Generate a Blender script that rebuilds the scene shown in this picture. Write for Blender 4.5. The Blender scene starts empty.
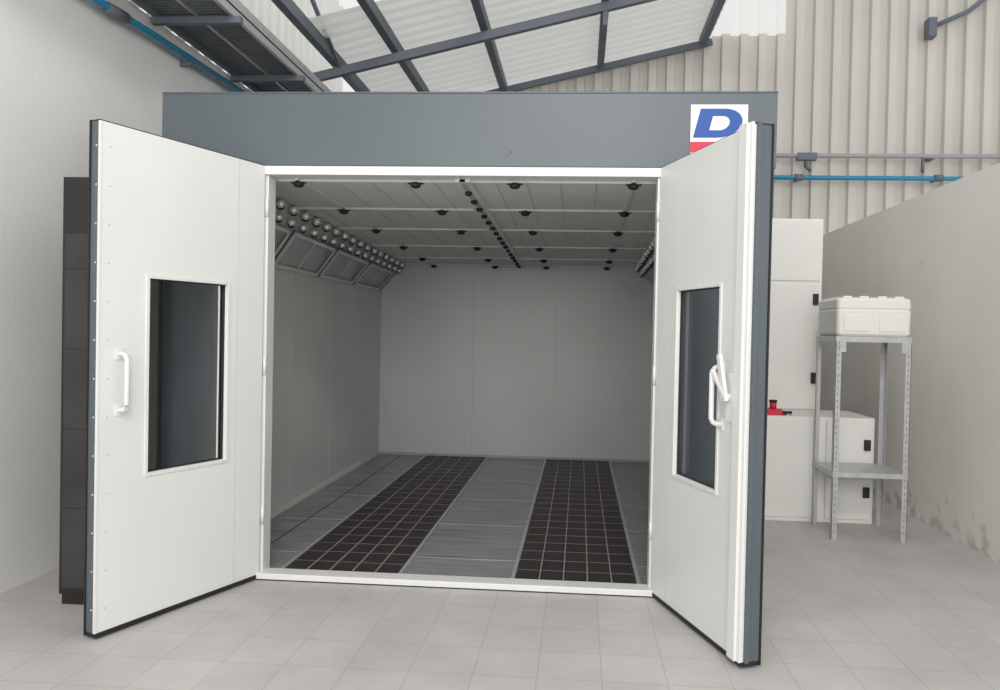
import bpy, bmesh, math, random
from mathutils import Vector, Matrix
random.seed(3)
scene=bpy.context.scene
COL=bpy.context.collection
# ---------------------------------------------------------------- materials
def sock(b,n,v):
    if n in b.inputs: b.inputs[n].default_value=v
def mat(name,col,rough=.5,metal=0,var=0.0,scale=3,bump=0,bscale=60,spec=.5,stretch=(1,1,1)):
    m=bpy.data.materials.new(name);m.use_nodes=True
    nt=m.node_tree;b=nt.nodes['Principled BSDF']
    sock(b,'Base Color',(*col,1));sock(b,'Roughness',rough);sock(b,'Metallic',metal);sock(b,'Specular IOR Level',spec)
    tc=nt.nodes.new('ShaderNodeTexCoord');mp=nt.nodes.new('ShaderNodeMapping');mp.inputs['Scale'].default_value=stretch
    nt.links.new(tc.outputs['Object'],mp.inputs[0])
    n=nt.nodes.new('ShaderNodeTexNoise');n.inputs['Scale'].default_value=scale;n.inputs['Detail'].default_value=5
    nt.links.new(mp.outputs[0],n.inputs['Vector'])
    r=nt.nodes.new('ShaderNodeMapRange');r.inputs[1].default_value=.3;r.inputs[2].default_value=.7
    r.inputs[3].default_value=1-var;r.inputs[4].default_value=1+var
    nt.links.new(n.outputs[0],r.inputs[0])
    mx=nt.nodes.new('ShaderNodeVectorMath');mx.operation='SCALE';mx.inputs[0].default_value=col
    nt.links.new(r.outputs[0],mx.inputs['Scale']);nt.links.new(mx.outputs[0],b.inputs['Base Color'])
    if bump:
        n2=nt.nodes.new('ShaderNodeTexNoise');n2.inputs['Scale'].default_value=bscale
        nt.links.new(mp.outputs[0],n2.inputs['Vector'])
        bp=nt.nodes.new('ShaderNodeBump');bp.inputs['Strength'].default_value=bump;bp.inputs['Distance'].default_value=.01
        nt.links.new(n2.outputs[0],bp.inputs['Height']);nt.links.new(bp.outputs[0],b.inputs['Normal'])
    return m
M={}
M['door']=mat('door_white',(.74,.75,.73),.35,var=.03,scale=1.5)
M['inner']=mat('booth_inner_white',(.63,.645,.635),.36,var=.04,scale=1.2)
M['seam']=mat('panel_seam',(.42,.43,.42),.6)
M['seam2']=mat('panel_joint',(.50,.51,.50),.5)
M['ceil']=mat('filter_ceiling',(.68,.68,.67),.8,var=.04,scale=2)
M['frame']=mat('ceiling_bar',(.68,.68,.67),.4)
M['blue']=mat('slate_blue_paint',(.090,.112,.128),.42,var=.06,scale=1.3)
M['trim']=mat('white_trim',(.74,.74,.73),.35,var=.02)
M['black']=mat('black_rubber',(.012,.012,.014),.6)
M['cab']=mat('cabinet_white',(.77,.76,.73),.4,var=.03)
M['galv']=mat('galvanised',(.50,.51,.52),.4,metal=.35,var=.1,scale=20)
M['chrome']=mat('lamp_reflector',(.85,.85,.85),.25,metal=.6)
M['plate']=mat('steel_plate',(.29,.30,.295),.35,metal=.2,var=.28,scale=4,stretch=(.6,4,1))
M['steel']=mat('truss_steel',(.13,.15,.18),.55,var=.1)
M['tray']=mat('tray_dark',(.17,.185,.20),.5,var=.1)
M['pipeblue']=mat('blue_pipe',(.02,.24,.42),.4)
M['pipegrey']=mat('grey_pipe',(.35,.35,.35),.4)
M['tub']=mat('tub_plastic',(.78,.76,.72),.45,var=.02)
M['red']=mat('red_sign',(.60,.02,.05),.5)
M['dblue']=mat('logo_blue',(.005,.07,.33),.5)
M['dark']=mat('dark_brown_metal',(.016,.014,.014),.45,var=.2)
M['dark2']=mat('dark_panel',(.035,.034,.034),.3,var=.35,scale=2)
M['diff']=mat('lamp_diffuser',(.42,.44,.43),.3)
M['gbar']=mat('grate_bar',(.46,.43,.42),.5,metal=.3)
M['gbar2']=mat('grate_cross_bar',(.15,.125,.12),.5,metal=.3)
M['chalk']=mat('chalk_mark',(.20,.24,.27),.9)
# plaster with grime toward floor
def plaster(name,col,grime):
    m=mat(name,col,.85,var=.05,scale=.8,bump=.15,bscale=25)
    nt=m.node_tree;b=nt.nodes['Principled BSDF'];src=b.inputs['Base Color'].links[0].from_socket
    g=nt.nodes.new('ShaderNodeNewGeometry');s=nt.nodes.new('ShaderNodeSeparateXYZ');nt.links.new(g.outputs['Position'],s.inputs[0])
    n=nt.nodes.new('ShaderNodeTexNoise');n.inputs['Scale'].default_value=7;n.inputs['Detail'].default_value=9;nt.links.new(g.outputs['Position'],n.inputs['Vector'])
    r=nt.nodes.new('ShaderNodeMapRange');r.inputs[1].default_value=0;r.inputs[2].default_value=.40;r.inputs[3].default_value=.60;r.inputs[4].default_value=.30
    nt.links.new(s.outputs['Z'],r.inputs[0])
    sub=nt.nodes.new('ShaderNodeMath');sub.operation='SUBTRACT';nt.links.new(r.outputs[0],sub.inputs[0]);nt.links.new(n.outputs[0],sub.inputs[1])
    r2=nt.nodes.new('ShaderNodeMapRange');r2.inputs[1].default_value=0;r2.inputs[2].default_value=.16;r2.inputs[3].default_value=0;r2.inputs[4].default_value=grime
    nt.links.new(sub.outputs[0],r2.inputs[0])
    mx=nt.nodes.new('ShaderNodeMix');mx.data_type='RGBA';nt.links.new(r2.outputs[0],mx.inputs[0]);nt.links.new(src,mx.inputs[6]);mx.inputs[7].default_value=(.33,.31,.28,1)
    nt.links.new(mx.outputs[2],b.inputs['Base Color'])
    return m
M['plaster']=plaster('plaster_white',(.85,.82,.775),.5)
M['plasterL']=plaster('plaster_left',(.84,.83,.80),0)
def sheet(name,col,tr,clear=0):
    m=mat(name,col,.55,var=.05,scale=1)
    nt=m.node_tree;b=nt.nodes['Principled BSDF'];o=nt.nodes['Material Output']
    t=nt.nodes.new('ShaderNodeBsdfTranslucent');t.inputs[0].default_value=(.95,.95,.92,1)
    mx=nt.nodes.new('ShaderNodeMixShader');mx.inputs[0].default_value=tr
    nt.links.new(b.outputs[0],mx.inputs[1]);nt.links.new(t.outputs[0],mx.inputs[2])
    out=mx.outputs[0]
    if clear:
        tp=nt.nodes.new('ShaderNodeBsdfTransparent');m2=nt.nodes.new('ShaderNodeMixShader');m2.inputs[0].default_value=clear
        nt.links.new(out,m2.inputs[1]);nt.links.new(tp.outputs[0],m2.inputs[2]);out=m2.outputs[0]
    nt.links.new(out,o.inputs[0])
    return m
M['roof']=sheet('roof_sheet',(.74,.75,.73),.55,.10)
M['clear']=sheet('bright_patch_sheet',(.8,.8,.78),.7,.55)  # lets the white world through, standing in for bright light on the wall
M['wallsheet']=mat('wall_sheet',(.60,.575,.53),.5,var=.06,scale=.8)
M['wallsheetL']=sheet('wall_sheet_left',(.74,.73,.70),.35)
# glass
g=bpy.data.materials.new('window_glass');g.use_nodes=True;nt=g.node_tree;nt.nodes.clear()
o=nt.nodes.new('ShaderNodeOutputMaterial');t=nt.nodes.new('ShaderNodeBsdfTransparent');t.inputs[0].default_value=(.93,.96,.97,1)
gl=nt.nodes.new('ShaderNodeBsdfGlossy');gl.inputs['Roughness'].default_value=.03;fr=nt.nodes.new('ShaderNodeFresnel');fr.inputs[0].default_value=1.5
mx=nt.nodes.new('ShaderNodeMixShader');nt.links.new(fr.outputs[0],mx.inputs[0]);nt.links.new(t.outputs[0],mx.inputs[1]);nt.links.new(gl.outputs[0],mx.inputs[2]);nt.links.new(mx.outputs[0],o.inputs[0])
M['glass']=g
# floor tiles
def tiles(name,c1,c2,mortar,size,off=0,lo=.88):
    m=bpy.data.materials.new(name);m.use_nodes=True;nt=m.node_tree;b=nt.nodes['Principled BSDF']
    tc=nt.nodes.new('ShaderNodeTexCoord');mp=nt.nodes.new('ShaderNodeMapping');nt.links.new(tc.outputs['Object'],mp.inputs[0])
    br=nt.nodes.new('ShaderNodeTexBrick');br.offset=off;br.inputs['Scale'].default_value=1
    br.inputs['Brick Width'].default_value=size[0];br.inputs['Row Height'].default_value=size[1];br.inputs['Mortar Size'].default_value=size[2]
    br.inputs['Color1'].default_value=(*c1,1);br.inputs['Color2'].default_value=(*c2,1);br.inputs['Mortar'].default_value=(*mortar,1)
    br.inputs['Mortar Smooth'].default_value=.3
    nt.links.new(mp.outputs[0],br.inputs[0])
    n=nt.nodes.new('ShaderNodeTexNoise');n.inputs['Scale'].default_value=1.3;n.inputs['Detail'].default_value=9;n.inputs['Roughness'].default_value=.65;nt.links.new(mp.outputs[0],n.inputs['Vector'])
    r=nt.nodes.new('ShaderNodeMapRange');r.inputs[1].default_value=.3;r.inputs[2].default_value=.7;r.inputs[3].default_value=lo;r.inputs[4].default_value=1.1;nt.links.new(n.outputs[0],r.inputs[0])
    s=nt.nodes.new('ShaderNodeVectorMath');s.operation='SCALE';nt.links.new(br.outputs[0],s.inputs[0]);nt.links.new(r.outputs[0],s.inputs['Scale'])
    nt.links.new(s.outputs[0],b.inputs['Base Color']);sock(b,'Roughness',.5);return m
M['floor']=tiles('floor_tiles',(.525,.505,.49),(.50,.482,.47),(.42,.405,.39),(.3,.3,.004),lo=.84)
M['grate']=tiles('grate_mesh',(.013,.009,.010),(.020,.014,.015),(.042,.033,.034),(.03,.03,.006))
# ---------------------------------------------------------------- mesh helpers
def empty(name,loc=(0,0,0),rotz=0):
    e=bpy.data.objects.new(name,None);COL.objects.link(e);e.location=loc;e.rotation_euler=(0,0,rotz);e.empty_display_size=.1;return e
class B:
    """accumulates geometry, several materials"""
    def __init__(s,name,parent=None): s.bm=bmesh.new();s.name=name;s.mats=[];s.parent=parent
    def mi(s,k):
        if k not in s.mats: s.mats.append(k)
        return s.mats.index(k)
    def box(s,x0,x1,y0,y1,z0,z1,k):
        x0,x1=sorted((x0,x1));y0,y1=sorted((y0,y1));z0,z1=sorted((z0,z1))
        v=[s.bm.verts.new(p) for p in ((x0,y0,z0),(x1,y0,z0),(x1,y1,z0),(x0,y1,z0),(x0,y0,z1),(x1,y0,z1),(x1,y1,z1),(x0,y1,z1))]
        i=s.mi(k)
        for f in ((0,3,2,1),(4,5,6,7),(0,1,5,4),(1,2,6,5),(2,3,7,6),(3,0,4,7)):
            fc=s.bm.faces.new([v[j] for j in f]);fc.material_index=i
        return v
    def quad(s,pts,k):
        f=s.bm.faces.new([s.bm.verts.new(p) for p in pts]);f.material_index=s.mi(k)
    def beam(s,a,b,w,h,k,up=(0,0,1)):
        a=Vector(a);b=Vector(b);d=(b-a).normalized();u=Vector(up)
        if abs(d.dot(u))>.95:u=Vector((0,1,0))
        r=d.cross(u).normalized()*w/2;t=r.cross(d).normalized()*h/2;i=s.mi(k)
        v=[s.bm.verts.new(p+o) for p in (a,b) for o in (-r-t,r-t,r+t,-r+t)]
        for f in ((0,1,2,3),(7,6,5,4),(0,4,5,1),(1,5,6,2),(2,6,7,3),(3,7,4,0)):
            s.bm.faces.new([v[j] for j in f]).material_index=i
    def tube(s,pts,r,k,n=12):
        i=s.mi(k);rings=[]
        P=[Vector(p) for p in pts]
        for j,p in enumerate(P):
            d=(P[min(j+1,len(P)-1)]-P[max(j-1,0)]).normalized()
            u=Vector((0,0,1)) if abs(d.z)<.9 else Vector((0,1,0))
            a=d.cross(u).normalized();b=a.cross(d)
            rings.append([s.bm.verts.new(p+a*r*math.cos(2*math.pi*q/n)+b*r*math.sin(2*math.pi*q/n)) for q in range(n)])
        for A,Bb in zip(rings,rings[1:]):
            for q in range(n):
                f=s.bm.faces.new((A[q],A[(q+1)%n],Bb[(q+1)%n],Bb[q]));f.material_index=i;f.smooth=True
        for R in (rings[0],rings[-1]): s.bm.faces.new(R).material_index=i
    def ball(s,c,r,k,sz=1):
        i=s.mi(k)
        res=bmesh.ops.create_uvsphere(s.bm,u_segments=12,v_segments=8,radius=r,matrix=Matrix.Translation(c)@Matrix.Diagonal((1,1,sz,1)))
        for v in res['verts']:
            for f in v.link_faces:f.material_index=i;f.smooth=True
    def done(s,bevel=0):
        bmesh.ops.recalc_face_normals(s.bm,faces=s.bm.faces)
        me=bpy.data.meshes.new(s.name);s.bm.to_mesh(me);s.bm.free()
        for k in s.mats: me.materials.append(M[k])
        ob=bpy.data.objects.new(s.name,me);COL.objects.link(ob)
        if s.parent: ob.parent=s.parent
        if bevel:
            md=ob.modifiers.new('b','BEVEL');md.width=bevel;md.segments=2;md.limit_method='ANGLE'
        return ob
XL=-2.6;XR=3.83;YB=5.6;RX=8.0
roofz=lambda x:4.97+.232*x
# ---------------------------------------------------------------- room shell
b=B('floor');b.box(XL-.2,RX,-9,YB+.2,-.1,0,'floor');b.done()
b=B('wall_left');b.box(XL-.18,XL,-5.5,YB,0,3.98,'plasterL');b.done()
b=B('wall_right');b.box(XR,XR+.15,-7,YB-.08,0,2.93,'plaster');b.done()
def corr(name,u0,u1,place,period,depth,k,prof=((0,0),(.50,0),(.58,1),(.92,1),(1.0,0)),parent=None):
    """place(u,off,end)->xyz"""
    b=B(name,parent);i=b.mi(k);prev=None
    n=int(math.ceil((u1-u0)/period-1e-6))
    us=[]
    for j in range(n):
        for (t,o) in prof[:-1]:
            us.append((min(u0+(j+t)*period,u1),o*depth))
    us.append((u1,0))
    for (u,o) in us:
        cur=(b.bm.verts.new(place(u,o,0)),b.bm.verts.new(place(u,o,1)))
        if prev and (cur[0].co-prev[0].co).length>1e-6: b.bm.faces.new((prev[0],cur[0],cur[1],prev[1])).material_index=i
        prev=cur
    return b.done()
XE=2.42   # right edge of the low roof bay
WP=((0,0),(.48,0),(.53,1),(.95,1),(1.0,0))
u1=XL+.24*21;u2=XL+.24*25   # 2.44 .. 3.40 : see-through sheets high up, added to imitate a patch of light
wb=empty('wall_back')
corr('sheeting_left',XL,u1,lambda u,o,e:(u,YB-o,0 if e==0 else roofz(min(u,XE))+.02),.24,.07,'wallsheet',WP,wb)
corr('sheeting_mid',u1,u2,lambda u,o,e:(u,YB-o,0 if e==0 else 5.62),.24,.07,'wallsheet',WP,wb)
corr('sheeting_bright_patch',u1,u2,lambda u,o,e:(u,YB-o,5.62 if e==0 else 8.2),.24,.07,'clear',WP,wb)
corr('sheeting_right',u2,RX,lambda u,o,e:(u,YB-o,0 if e==0 else 8.2),.24,.07,'wallsheet',WP,wb)
corr('wall_left_upper',-1.5,YB-.08,lambda u,o,e:(XL+o,u,3.98 if e==0 else 6.0),.22,.04,'wallsheetL')
rf=empty('ceiling')
corr('roof_sheet',2.47,YB+.1,lambda u,o,e:(-2.08 if e==0 else XE,u,(roofz(-2.08) if e==0 else roofz(XE))+.06+o),.2,.04,'roof',parent=rf)
tr=B('roof_truss')
for x in (-1.95,-1.3,-.33,.96,2.30):
    tr.beam((x,1.0,roofz(x)-.0),(x,YB-.08,roofz(x)-.0),.085,.12,'steel')
tr.beam((XL+.06,3.4,roofz(XL)-.12),(XE,3.4,roofz(XE)-.12),.07,.09,'steel')
tr.beam((-1.4,YB-.14,roofz(-1.4)-.04),(XE,YB-.14,roofz(XE)-.04),.05,.08,'steel')
tr.beam((XL+.06,2.2,roofz(XL)+.4),(-.2,2.2,roofz(-.2)+.25),.05,.06,'steel')
tr.beam((-1.9,2.2,roofz(-1.9)+.4),(-1.9,3.4,roofz(-1.9)-.1),.035,.035,'steel')
tr.beam((.96,3.4,roofz(.96)-.15),(.96,3.4,roofz(.96)-.32),.05,.05,'steel')
tr.done()
# cable tray along left wall
t=B('cable_tray')
x0,x1,z0=XL+.06,-1.9,3.98
t.box(x0,x1,-1.6,3.3,z0+.03,z0+.045,'tray')
t.box(x1-.03,x1,-1.6,3.3,z0-.03,z0+.12,'galv');t.box(x0,x0+.03,-1.6,3.3,z0-.03,z0+.1,'tray')
y=-1.58
while y<3.28:
    t.box(x0+.03,x1-.03,y,y+.022,z0+.005,z0+.03,'tray');y+=.05
for y in (-.6,.9,2.2):
    t.box(XL+.045,x1+.05,y,y+.05,z0-.08,z0-.03,'steel')
t.box((x0+x1)/2-.012,(x0+x1)/2+.012,-1.6,3.3,z0-.01,z0+.03,'galv')
t.done()
p=B('water_pipe');p.tube([(XL+.09,-1.6,3.68),(XL+.09,.9,3.80),(XL+.09,3.6,3.88)],.026,'pipeblue')
p.tube([(XL+.09,.30,3.765),(XL+.09,.52,3.78)],.038,'steel')
for y in (-.4,1.4,2.8):p.box(XL+.001,XL+.1,y,y+.03,3.70+.035*(y+.4)-.01,3.72+.035*(y+.4)+.01,'steel')
p.done()
YP=YB-.26;YW=YB-.071
p=B('water_pipe');p.tube([(1.6,YP,3.69),(7.9,YP,3.68)],.03,'pipeblue')
for x in (3.50,5.25):p.tube([(x,YP,3.69),(x+.1,YP,3.69)],.045,'steel')
for x in (1.9,3.53,5.28,7.0):p.box(x,x+.03,YP,YB-.05,3.67,3.71,'steel')
p.done()
p=B('conduit_pipe');p.tube([(1.6,YP,3.97),(7.9,YP,3.97)],.03,'pipegrey')
p.tube([(3.64,YP,3.97),(3.64,YP,3.83),(3.70,YP,3.77)],.028,'steel');p.box(3.52,3.76,YP-.05,YP+.05,3.91,4.0,'steel')
p.box(5.2,5.26,YP,YW,3.94,4.0,'steel')
p.tube([(5.1,YP,3.97),(5.1,YP,3.76)],.02,'steel')
p.tube([(5.2,YB-.16,5.65),(5.65,YB-.16,5.85),(6.2,YB-.16,6.3)],.03,'steel');p.box(5.15,5.25,YB-.22,YW,5.52,5.76,'steel');p.done()
# narrow dark metal cabinet in the gap beside the booth
d=B('electrical_cabinet')
x0,x1,y0,y1=-2.155,-1.84,-.60,-.12
d.box(x0,x1,y0,y1,.06,2.42,'dark');d.box(x0+.01,x1-.01,y0+.01,y1-.01,0,.06,'dark')
d.box(x0+.02,x1-.16,y0-.008,y0,.10,2.10,'dark2')
for q in range(4): d.box(x0+.02,x1-.16,y0-.010,y0-.008,.55+q*.45,.555+q*.45,'dark')
d.box(x1-.10,x1-.085,y0-.03,y0,1.0,1.15,'dark2')
d.done()
# ---------------------------------------------------------------- spray booth
booth=empty('spray_booth')
W=1.91;C=1.775;A=1.22;HT=2.6;TOP=3.08;DK=4.75
b=B('shell',booth)
b.box(-W,-C,.06,DK+.13,0,TOP-.02,'blue');b.box(C,W,.06,DK+.13,0,TOP-.02,'blue');b.box(-C,C,DK+.02,DK+.13,0,TOP-.02,'blue')
b.box(-C,C,.06,DK+.02,2.9,TOP-.02,'blue')
b.done()
b=B('front_panels',booth)
b.box(-W,-A-.04,0,.06,0,2.62,'blue');b.box(A+.04,W,0,.06,0,2.62,'blue')
b.box(-W-.01,W+.01,-.02,.06,2.62,TOP-.01,'blue');b.box(-W-.012,W+.012,-.022,.07,TOP-.01,TOP+.002,'blue')
b.done(.003)
b=B('chalk_squiggle',booth)
P=[(.27,2.76),(.30,2.735),(.315,2.71),(.30,2.69),(.285,2.68)]
b.tube([(x,-.0215,z) for x,z in P],.004,'chalk',6);b.done()
b=B('opening_frame',booth)
b.box(-A-.09,A+.25,-.035,.10,2.56,2.615,'trim');b.box(-A-.035,-A+.002,-.015,.10,0,2.56,'trim');b.box(A-.002,A+.035,-.015,.10,0,2.56,'trim')
b.box(-A-.06,A+.06,-.06,.06,.008,.045,'trim');b.box(-A-.05,A+.05,-.055,.06,0,.008,'black')
b.done(.004)
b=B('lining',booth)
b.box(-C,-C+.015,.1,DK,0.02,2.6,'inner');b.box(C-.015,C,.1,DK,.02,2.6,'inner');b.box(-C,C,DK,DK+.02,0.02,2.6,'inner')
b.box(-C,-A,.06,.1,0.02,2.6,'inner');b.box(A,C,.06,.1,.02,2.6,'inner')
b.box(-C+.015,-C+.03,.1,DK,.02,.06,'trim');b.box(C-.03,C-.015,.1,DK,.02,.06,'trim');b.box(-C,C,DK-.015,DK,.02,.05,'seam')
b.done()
b=B('lining_seams',booth)
for x in (-.57,.47): b.box(x-.003,x+.003,DK-.003,DK,.05,2.45,'seam2')
for y in (.75,1.8,2.84,3.85):
    b.box(-C+.015,-C+.018,y-.004,y+.004,.06,2.1,'seam2');b.box(C-.018,C-.015,y-.004,y+.004,.06,2.1,'seam2')
b.done()
cz=lambda y:2.565-.0265*y
b=B('filter_ceiling',booth)
b.quad([(-1.46,.08,cz(.08)),(1.46,.08,cz(.08)),(1.46,DK,cz(DK)),(-1.46,DK,cz(DK))],'ceil')
def cbar(xa,xb,ya,yb,h,k):
    v=b.box(xa,xb,ya,yb,0,1,k)
    for q in v: q.co.z=cz(q.co.y)-(h if q.co.z<.5 else -.002)
rows=[.13,1.07,2.0,3.05,4.0,4.68]
for x in (-1.08,1.08): cbar(x-.014,x+.014,.08,DK,.012,'frame')
for x in (-.85,-.62,-.4,-.2,.2,.4,.62,.85,-1.3,1.3): cbar(x-.003,x+.003,.08,DK,.003,'seam2')
cbar(-.05,.05,.08,DK,.02,'frame');cbar(-.018,.018,.08,DK,.024,'seam')
for y in rows: cbar(-1.46,1.46,y-.014,y+.014,.014,'frame')
b.done()
b=B('filter_clips',booth)
for j,y in enumerate(rows):
    for x in (-1.08,-.31,.33,1.08):
        b.ball((x,y,cz(y)-.03),.036,'black',.6);b.box(x-.05,x+.05,y-.008,y+.008,cz(y)-.024,cz(y)-.016,'black')
y=.35
while y<4.7:
    b.ball((0,y,cz(y)-.035),.026,'black',.7);y+=.28
b.done()
# slanted lamp housings both sides
for sgn in (-1,1):
    b=B('lamp_housing',booth)
    top=lambda y,o=0:(sgn*(1.46-o*.7),y,cz(y)-o*.7);bot=lambda y,o=0:(sgn*(C-.015-o*.7),y,2.10-o*.7)
    def pan(ya,yb,fa,fb,o,k):
        P=[]
        for y,f in ((ya,fa),(yb,fa),(yb,fb),(ya,fb)):
            a=Vector(top(y,o));c=Vector(bot(y,o));P.append(a.lerp(c,f))
        b.quad(P,k)
    pan(.1,DK,0,1,0,'diff')
    ya=.18
    while ya<4.4:
        yb=ya+1.05
        for (p,q,fa,fb) in ((ya,yb,.34,.40),(ya,yb,.92,.99),(ya,ya+.05,.34,.99),(yb-.05,yb,.34,.99),(ya+.5,ya+.53,.40,.92)):
            pan(p,q,fa,fb,.02,'frame')
        pan(yb+.005,yb+.03,.3,1,.021,'black')
        ya=yb+.06
    pan(.1,DK,.0,.30,.015,'seam')
    b.done()
    b=B('lamp_reflectors',booth)
    y=.2
    while y<4.6:
        a=Vector(top(y,.05)).lerp(Vector(bot(y,.05)),.02);c=Vector(top(y+.1,.05)).lerp(Vector(bot(y+.1,.05)),.2)
        for q,r in ((a,.034),(c,.030)):
            b.ball(q,r,'chrome',.95);b.ball(q+Vector((sgn*.012,.028,-.010)),r*.98,'black')
        y+=.25
    b.done()
# interior floor
b=B('floor_plates',booth)
b.box(-C,C,.06,DK,0.0,.02,'plate')
for x in (-1.45,): b.box(x-.004,x+.004,.06,DK,.02,.022,'black')
for x in (-1.14,-.36,.37,1.17): b.box(x-.012,x+.012,.06,DK,.02,.03,'galv')
y=.5
while y<4.7:
    for (xa,xb) in ((-.348,.358),(-C,-1.152),(1.182,C)): b.box(xa,xb,y-.003,y+.003,.02,.0215,'seam')
    y+=.93
b.done()
b=B('floor_grates',booth)
for (xa,xb) in ((-1.125,-.375),(.385,1.155)):
    b.box(xa,xb,.07,DK-.03,.02,.026,'grate')
    n=5;w=(xb-xa)/n
    for i in range(1,n): b.box(xa+w*i-.0035,xa+w*i+.0035,.07,DK-.03,.026,.030,'gbar')
    y=.3
    while y<4.6: b.box(xa,xb,y-.003,y+.003,.026,.0295,'gbar2');y+=.22
b.done()
# ---------------------------------------------------------------- booth doors
def leaf(x,ang,L,sgn,ws,wz,thick,right):
    e=empty('spray_booth_door',(x,-.005,0),ang)
    N=lambda v:sgn*v
    z0,z1=.035,2.612;s0,s1=.035,L
    b=B('leaf',e)
    a0,a1=ws;c0,c1=wz
    for (ya,yb,k,ins) in ((0,-.012,'door',0),(-.012,-thick,'blue',0)):
        b.box(s0,a0,N(ya),N(yb),z0,z1,k);b.box(a1,s1,N(ya),N(yb),z0,z1,k)
        b.box(a0,a1,N(ya),N(yb),z0,c0,k);b.box(a0,a1,N(ya),N(yb),c1,z1,k)
    b.done()
    b=B('window_trim',e);f=.016
    b.box(a0-f,a0+.004,N(.006),N(-.02),c0-f,c1+f,'trim');b.box(a1-.004,a1+f,N(.006),N(-.02),c0-f,c1+f,'trim')
    b.box(a0+.004,a1-.004,N(.006),N(-.02),c0-f,c0+.004,'trim');b.box(a0+.004,a1-.004,N(.006),N(-.02),c1-.004,c1+f,'trim')
    b.done(.002)
    b=B('window_gasket',e);f=.010
    b.box(a0+.004,a0+.004+f,N(-.02),N(-.03),c0,c1,'black');b.box(a1-.004-f,a1-.004,N(-.02),N(-.03),c0,c1,'black')
    b.box(a0,a1,N(-.02),N(-.03),c0,c0+f,'black');b.box(a0,a1,N(-.02),N(-.03),c1-f,c1,'black');b.done()
    b=B('window_glass',e);b.quad([(a0,N(-.035),c0),(a1,N(-.035),c0),(a1,N(-.035),c1),(a0,N(-.035),c1)],'glass');b.done()
    b=B('edge_seal',e)
    b.box(s0,s1,N(.002),N(-thick-.004),z0-.022,z0,'black');b.box(s0,s1,N(-.01),N(-thick-.004),z1,z1+.008,'black')
    b.box(s1,s1+.006,N(-thick+.004),N(-thick-.006),z0-.02,z1+.008,'black')
    for q in range(13):
        z=.15+q*.195;b.ball((s1,N(-.03),z),.006,'galv');b.ball((s1-.05,N(.001),z),.004,'galv')
    for (zz) in (c0-.008,c1+.008):
        for q in (a0+.02,(a0+a1)/2,a1-.02): b.ball((q,N(.007),zz),.004,'galv')
    b.done()
    b=B('panel_seam',e);b.box(.24-.0015,.24+.0015,N(.001),0,z0,z1,'seam2');b.done()
    b=B('hinges',e)
    for z in (.35,1.3,2.3): b.tube([(.015,N(.0),z),(.015,N(.0),z+.11)],.012,'trim')
    b.done()
    b=B('handle',e)
    hs=L-.115 if not right else L-.235
    zc=1.30
    pts=[]
    for (dz,dy) in ((-.145,0),(-.145,.03),(-.135,.05),(-.115,.06),(.115,.06),(.135,.05),(.145,.03),(.145,0)): pts.append((hs,N(dy),zc+dz))
    b.tube(pts,.013,'trim')
    b.box(hs-.022,hs+.022,N(0),N(.006),zc-.175,zc-.115,'trim');b.box(hs-.022,hs+.022,N(0),N(.006),zc+.115,zc+.175,'trim')
    if right:
        b.box(hs+.07,hs+.135,N(0),N(.02),zc-.12,zc+.12,'trim')
        b.beam((hs+.05,N(.05),zc+.21),(hs+.12,N(.05),zc-.02),.03,.02,'trim');b.beam((hs+.0,N(.06),zc+.13),(hs+.12,N(.05),zc+.0),.022,.02,'trim')
        b.tube([(hs+.10,N(.0),zc+.0),(hs+.10,N(.06),zc+.0)],.018,'trim')
    b.done(.002)
    b=B('edge_strip',e)
    if right:
        b.box(L-.085,L-.02,N(0),N(.028),z0,z1+.01,'door');b.box(L-.02,L+.004,N(0),N(.014),z0,z1+.01,'trim')
        b.box(L-.01,L+.02,N(-.012),N(-.03),z0,z1+.01,'blue')
    else: b.box(L-.004,L+.003,N(.003),N(-.014),z0,z1,'trim')
    b.done()
    return e
leaf(-1.22,math.atan2(-math.cos(.3819),-math.sin(.3819)),1.125,1,(.315,.845),(.80,1.85),.075,False)
leaf(1.22,math.atan2(-math.cos(.3372),math.sin(.3372)),1.055,-1,(.295,.78),(.80,1.86),.10,True)
# ---------------------------------------------------------------- logo sign
s=empty('logo_sign',(1.405,-.021,2.70))
b=B('plate',s);b.box(0,.34,0,-.004,0,.30,'trim');b.box(0,.20,-.004,-.006,.075,.012,'red')
b.box(0,.34,-.004,-.005,.003,.009,'seam');b.done()
def arc(cx,cy,rx,rz,n=14): return [(cx+rx*math.sin(math.pi*i/n),cy+rz*math.cos(math.pi*i/n)) for i in range(n+1)]
b=B('letter_d',s)
sh=lambda x,z:(x+.25*z)
n=14
outer=[(.0,.175)]+arc(.145,.0875,.125,.0875,n)+[(.0,0)]
inner=[(.085,.130)]+arc(.145,.0875,.05,.0425,n)+[(.085,.045)]
def P3(p): return (.015+sh(p[0],p[1]),-.0055,.10+p[1])
ov=[b.bm.verts.new(P3(p)) for p in outer];iv=[b.bm.verts.new(P3(p)) for p in inner]
i=b.mi('dblue')
for k in range(len(ov)):
    k2=(k+1)%len(ov);b.bm.faces.new((ov[k],ov[k2],iv[k2],iv[k])).material_index=i
b.done()
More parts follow.
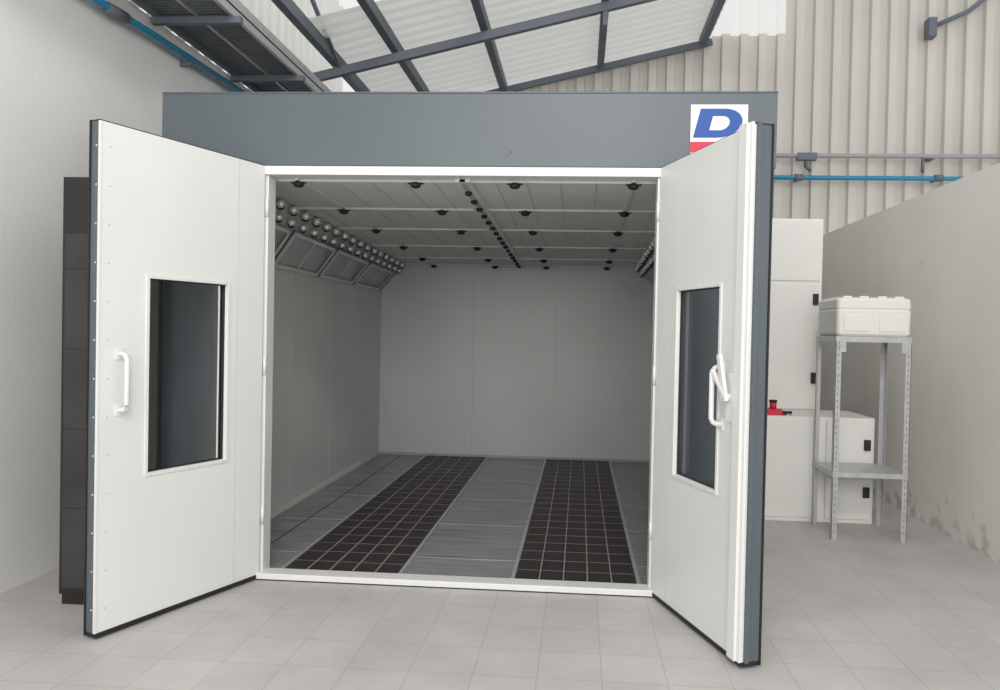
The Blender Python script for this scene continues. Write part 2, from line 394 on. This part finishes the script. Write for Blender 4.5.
# ---------------------------------------------------------------- cabinets on the right
e=empty('ventilation_cabinet')
b=B('casing',e);b.box(2.0,2.97,2.42,3.3,0,2.70,'cab');b.done(.006)
b=B('door_panels',e)
b.box(2.05,2.95,2.405,2.42,2.13,2.68,'cab');b.box(2.05,2.95,2.40,2.42,.95,2.10,'cab')
b.done(.004)
b=B('latches',e)
for z in (1.96,1.24): b.box(2.885,2.93,2.375,2.40,z-.05,z+.05,'black')
b.box(2.42,2.50,2.395,2.405,2.26,2.30,'red')
b.done()
e=empty('equipment_casing')
b=B('casing',e);b.box(2.0,3.33,2.04,2.39,0,.92,'cab');b.box(2.99,3.33,2.39,2.7,0,.92,'cab');b.done(.006)
b=B('door_panels',e);b.box(2.92,3.31,2.022,2.04,.04,.40,'cab');b.box(2.92,3.31,2.022,2.04,.43,.89,'cab');b.box(2.05,2.89,2.027,2.04,.04,.89,'cab');b.done(.004)
b=B('latches',e)
for z in (.69,.28): b.box(3.235,3.285,1.995,2.022,z-.045,z+.045,'black')
b.done()
b=B('red_air_regulator');b.box(2.42,2.56,2.10,2.2,.921,.97,'red');b.tube([(2.58,2.15,.94),(2.64,2.12,.945),(2.66,2.2,.94)],.012,'black');b.tube([(2.49,2.15,.97),(2.49,2.15,1.03)],.03,'red');b.tube([(2.49,2.15,1.03),(2.49,2.15,1.05)],.035,'black')
b.box(2.56,2.60,2.12,2.18,.921,.955,'black');b.done()
# ---------------------------------------------------------------- rack
e=empty('slotted_angle_rack')
X0,X1,Y0,Y1,ZT=2.80,3.38,1.48,1.98,1.62
b=B('legs',e)
for (x,sx) in ((X0,1),(X1,-1)):
    for (y,sy) in ((Y0,1),(Y1,-1)):
        b.box(x,x+sx*.042,y,y+sy*.003,0,ZT,'galv');b.box(x,x+sx*.003,y,y+sy*.042,0,ZT,'galv')
        for q in range(30):
            z=.06+q*.052;b.box(x+sx*.018,x+sx*.024,y-sy*.0006,y,z,z+.018,'steel')
b.done()
b=B('shelf_rails',e)
for z,h in ((ZT-.04,.045),(.50,.04)):
    b.box(X0,X1,Y0-.003,Y0,z,z+h,'galv');b.box(X0,X1,Y1,Y1+.003,z,z+h,'galv')
    b.box(X0-.003,X0,Y0,Y1,z,z+h,'galv');b.box(X1,X1+.003,Y0,Y1,z,z+h,'galv')
    b.box(X0,X1,Y0,Y1,z+h-.006,z+h-.002,'galv')
for x in (X0+.05,X1-.05): b.beam((x,Y0-.006,ZT-.04),(x+(.0),Y0-.006,ZT-.12),.05,.003,'galv')
b.done()
b=B('plastic_tub')
def ring(z,ins,r=.05,n=5):
    out=[];x0,x1,y0,y1=X0+ins,X1-ins,Y0+ins,Y1-ins
    for (cx,cy,a0) in ((x1-r,y1-r,0),(x0+r,y1-r,90),(x0+r,y0+r,180),(x1-r,y0+r,270)):
        for i in range(n+1):
            a=math.radians(a0+90*i/n);out.append((cx+r*math.cos(a),cy+r*math.sin(a),z))
    return [b.bm.verts.new(p) for p in out]
T=ZT+.006
# blow-moulded closed box: plain walls, small waist groove, bumpy top edge
prof=[(T,.02),(T+.02,.004),(T+.205,.0),(T+.21,.006),(T+.22,.006),(T+.225,.0),(T+.285,.002),(T+.302,.012),(T+.308,.03)]
R=[ring(z,i,.035) for z,i in prof];mi=b.mi('tub')
for A1,A2 in zip(R,R[1:]):
    for k in range(len(A1)):
        f=b.bm.faces.new((A1[k],A1[(k+1)%len(A1)],A2[(k+1)%len(A1)],A2[k]));f.material_index=mi
b.bm.faces.new(R[0]).material_index=mi;b.bm.faces.new(R[-1]).material_index=mi
for x in (X0+.09,X0+.22,X0+.36,X0+.49): b.box(x-.035,x+.035,Y0+.03,Y1-.04,T+.307,T+.322,'tub')
for x in (X0+.15,X0+.43): b.box(x-.10,x+.10,Y0-.004,Y0+.03,T+.04,T+.17,'tub')
b.done(.004)
# ---------------------------------------------------------------- lights
w=bpy.data.worlds.new('w');scene.world=w;w.use_nodes=True
bg=w.node_tree.nodes['Background'];bg.inputs[0].default_value=(.99,.99,.985,1);bg.inputs[1].default_value=.88
def area(name,loc,tgt,sx,sy,pw,col):
    l=bpy.data.lights.new(name,'AREA');l.shape='RECTANGLE';l.size=sx;l.size_y=sy;l.energy=pw;l.color=col
    o=bpy.data.objects.new(name,l);COL.objects.link(o);o.location=loc
    o.rotation_euler=(Vector(tgt)-Vector(loc)).to_track_quat('-Z','Y').to_euler()
area('front_fill',(.8,-8.6,3.8),(-.2,4,1.2),6,3.2,350,(1,.985,.955))  # added fill lamp behind the camera to brighten the booth; no actual gate
area('daylight_skylight',(.9,-6.2,6.2),(-.2,1.5,1.0),1.2,.7,150,(1,.98,.94))
# ---------------------------------------------------------------- camera
f,cx,cy,czz,ya,pi,ro=751.15,.7629,-4.65,1.5944,.0697,-.0155,.021
fw=Vector((-math.sin(ya)*math.cos(pi),math.cos(ya)*math.cos(pi),math.sin(pi)))
rt=Vector((math.cos(ya),math.sin(ya),0));up=rt.cross(fw)
r2=rt*math.cos(ro)+up*math.sin(ro);u2=-rt*math.sin(ro)+up*math.cos(ro)
cam=bpy.data.cameras.new('camera');co=bpy.data.objects.new('camera',cam);COL.objects.link(co)
mw=Matrix((r2,u2,-fw)).transposed().to_4x4();mw.translation=Vector((cx,cy,czz));co.matrix_world=mw
cam.sensor_width=36;cam.lens=f*36/1000;cam.shift_x=-.027;cam.clip_start=.05
scene.camera=co
scene.view_settings.view_transform='Standard'
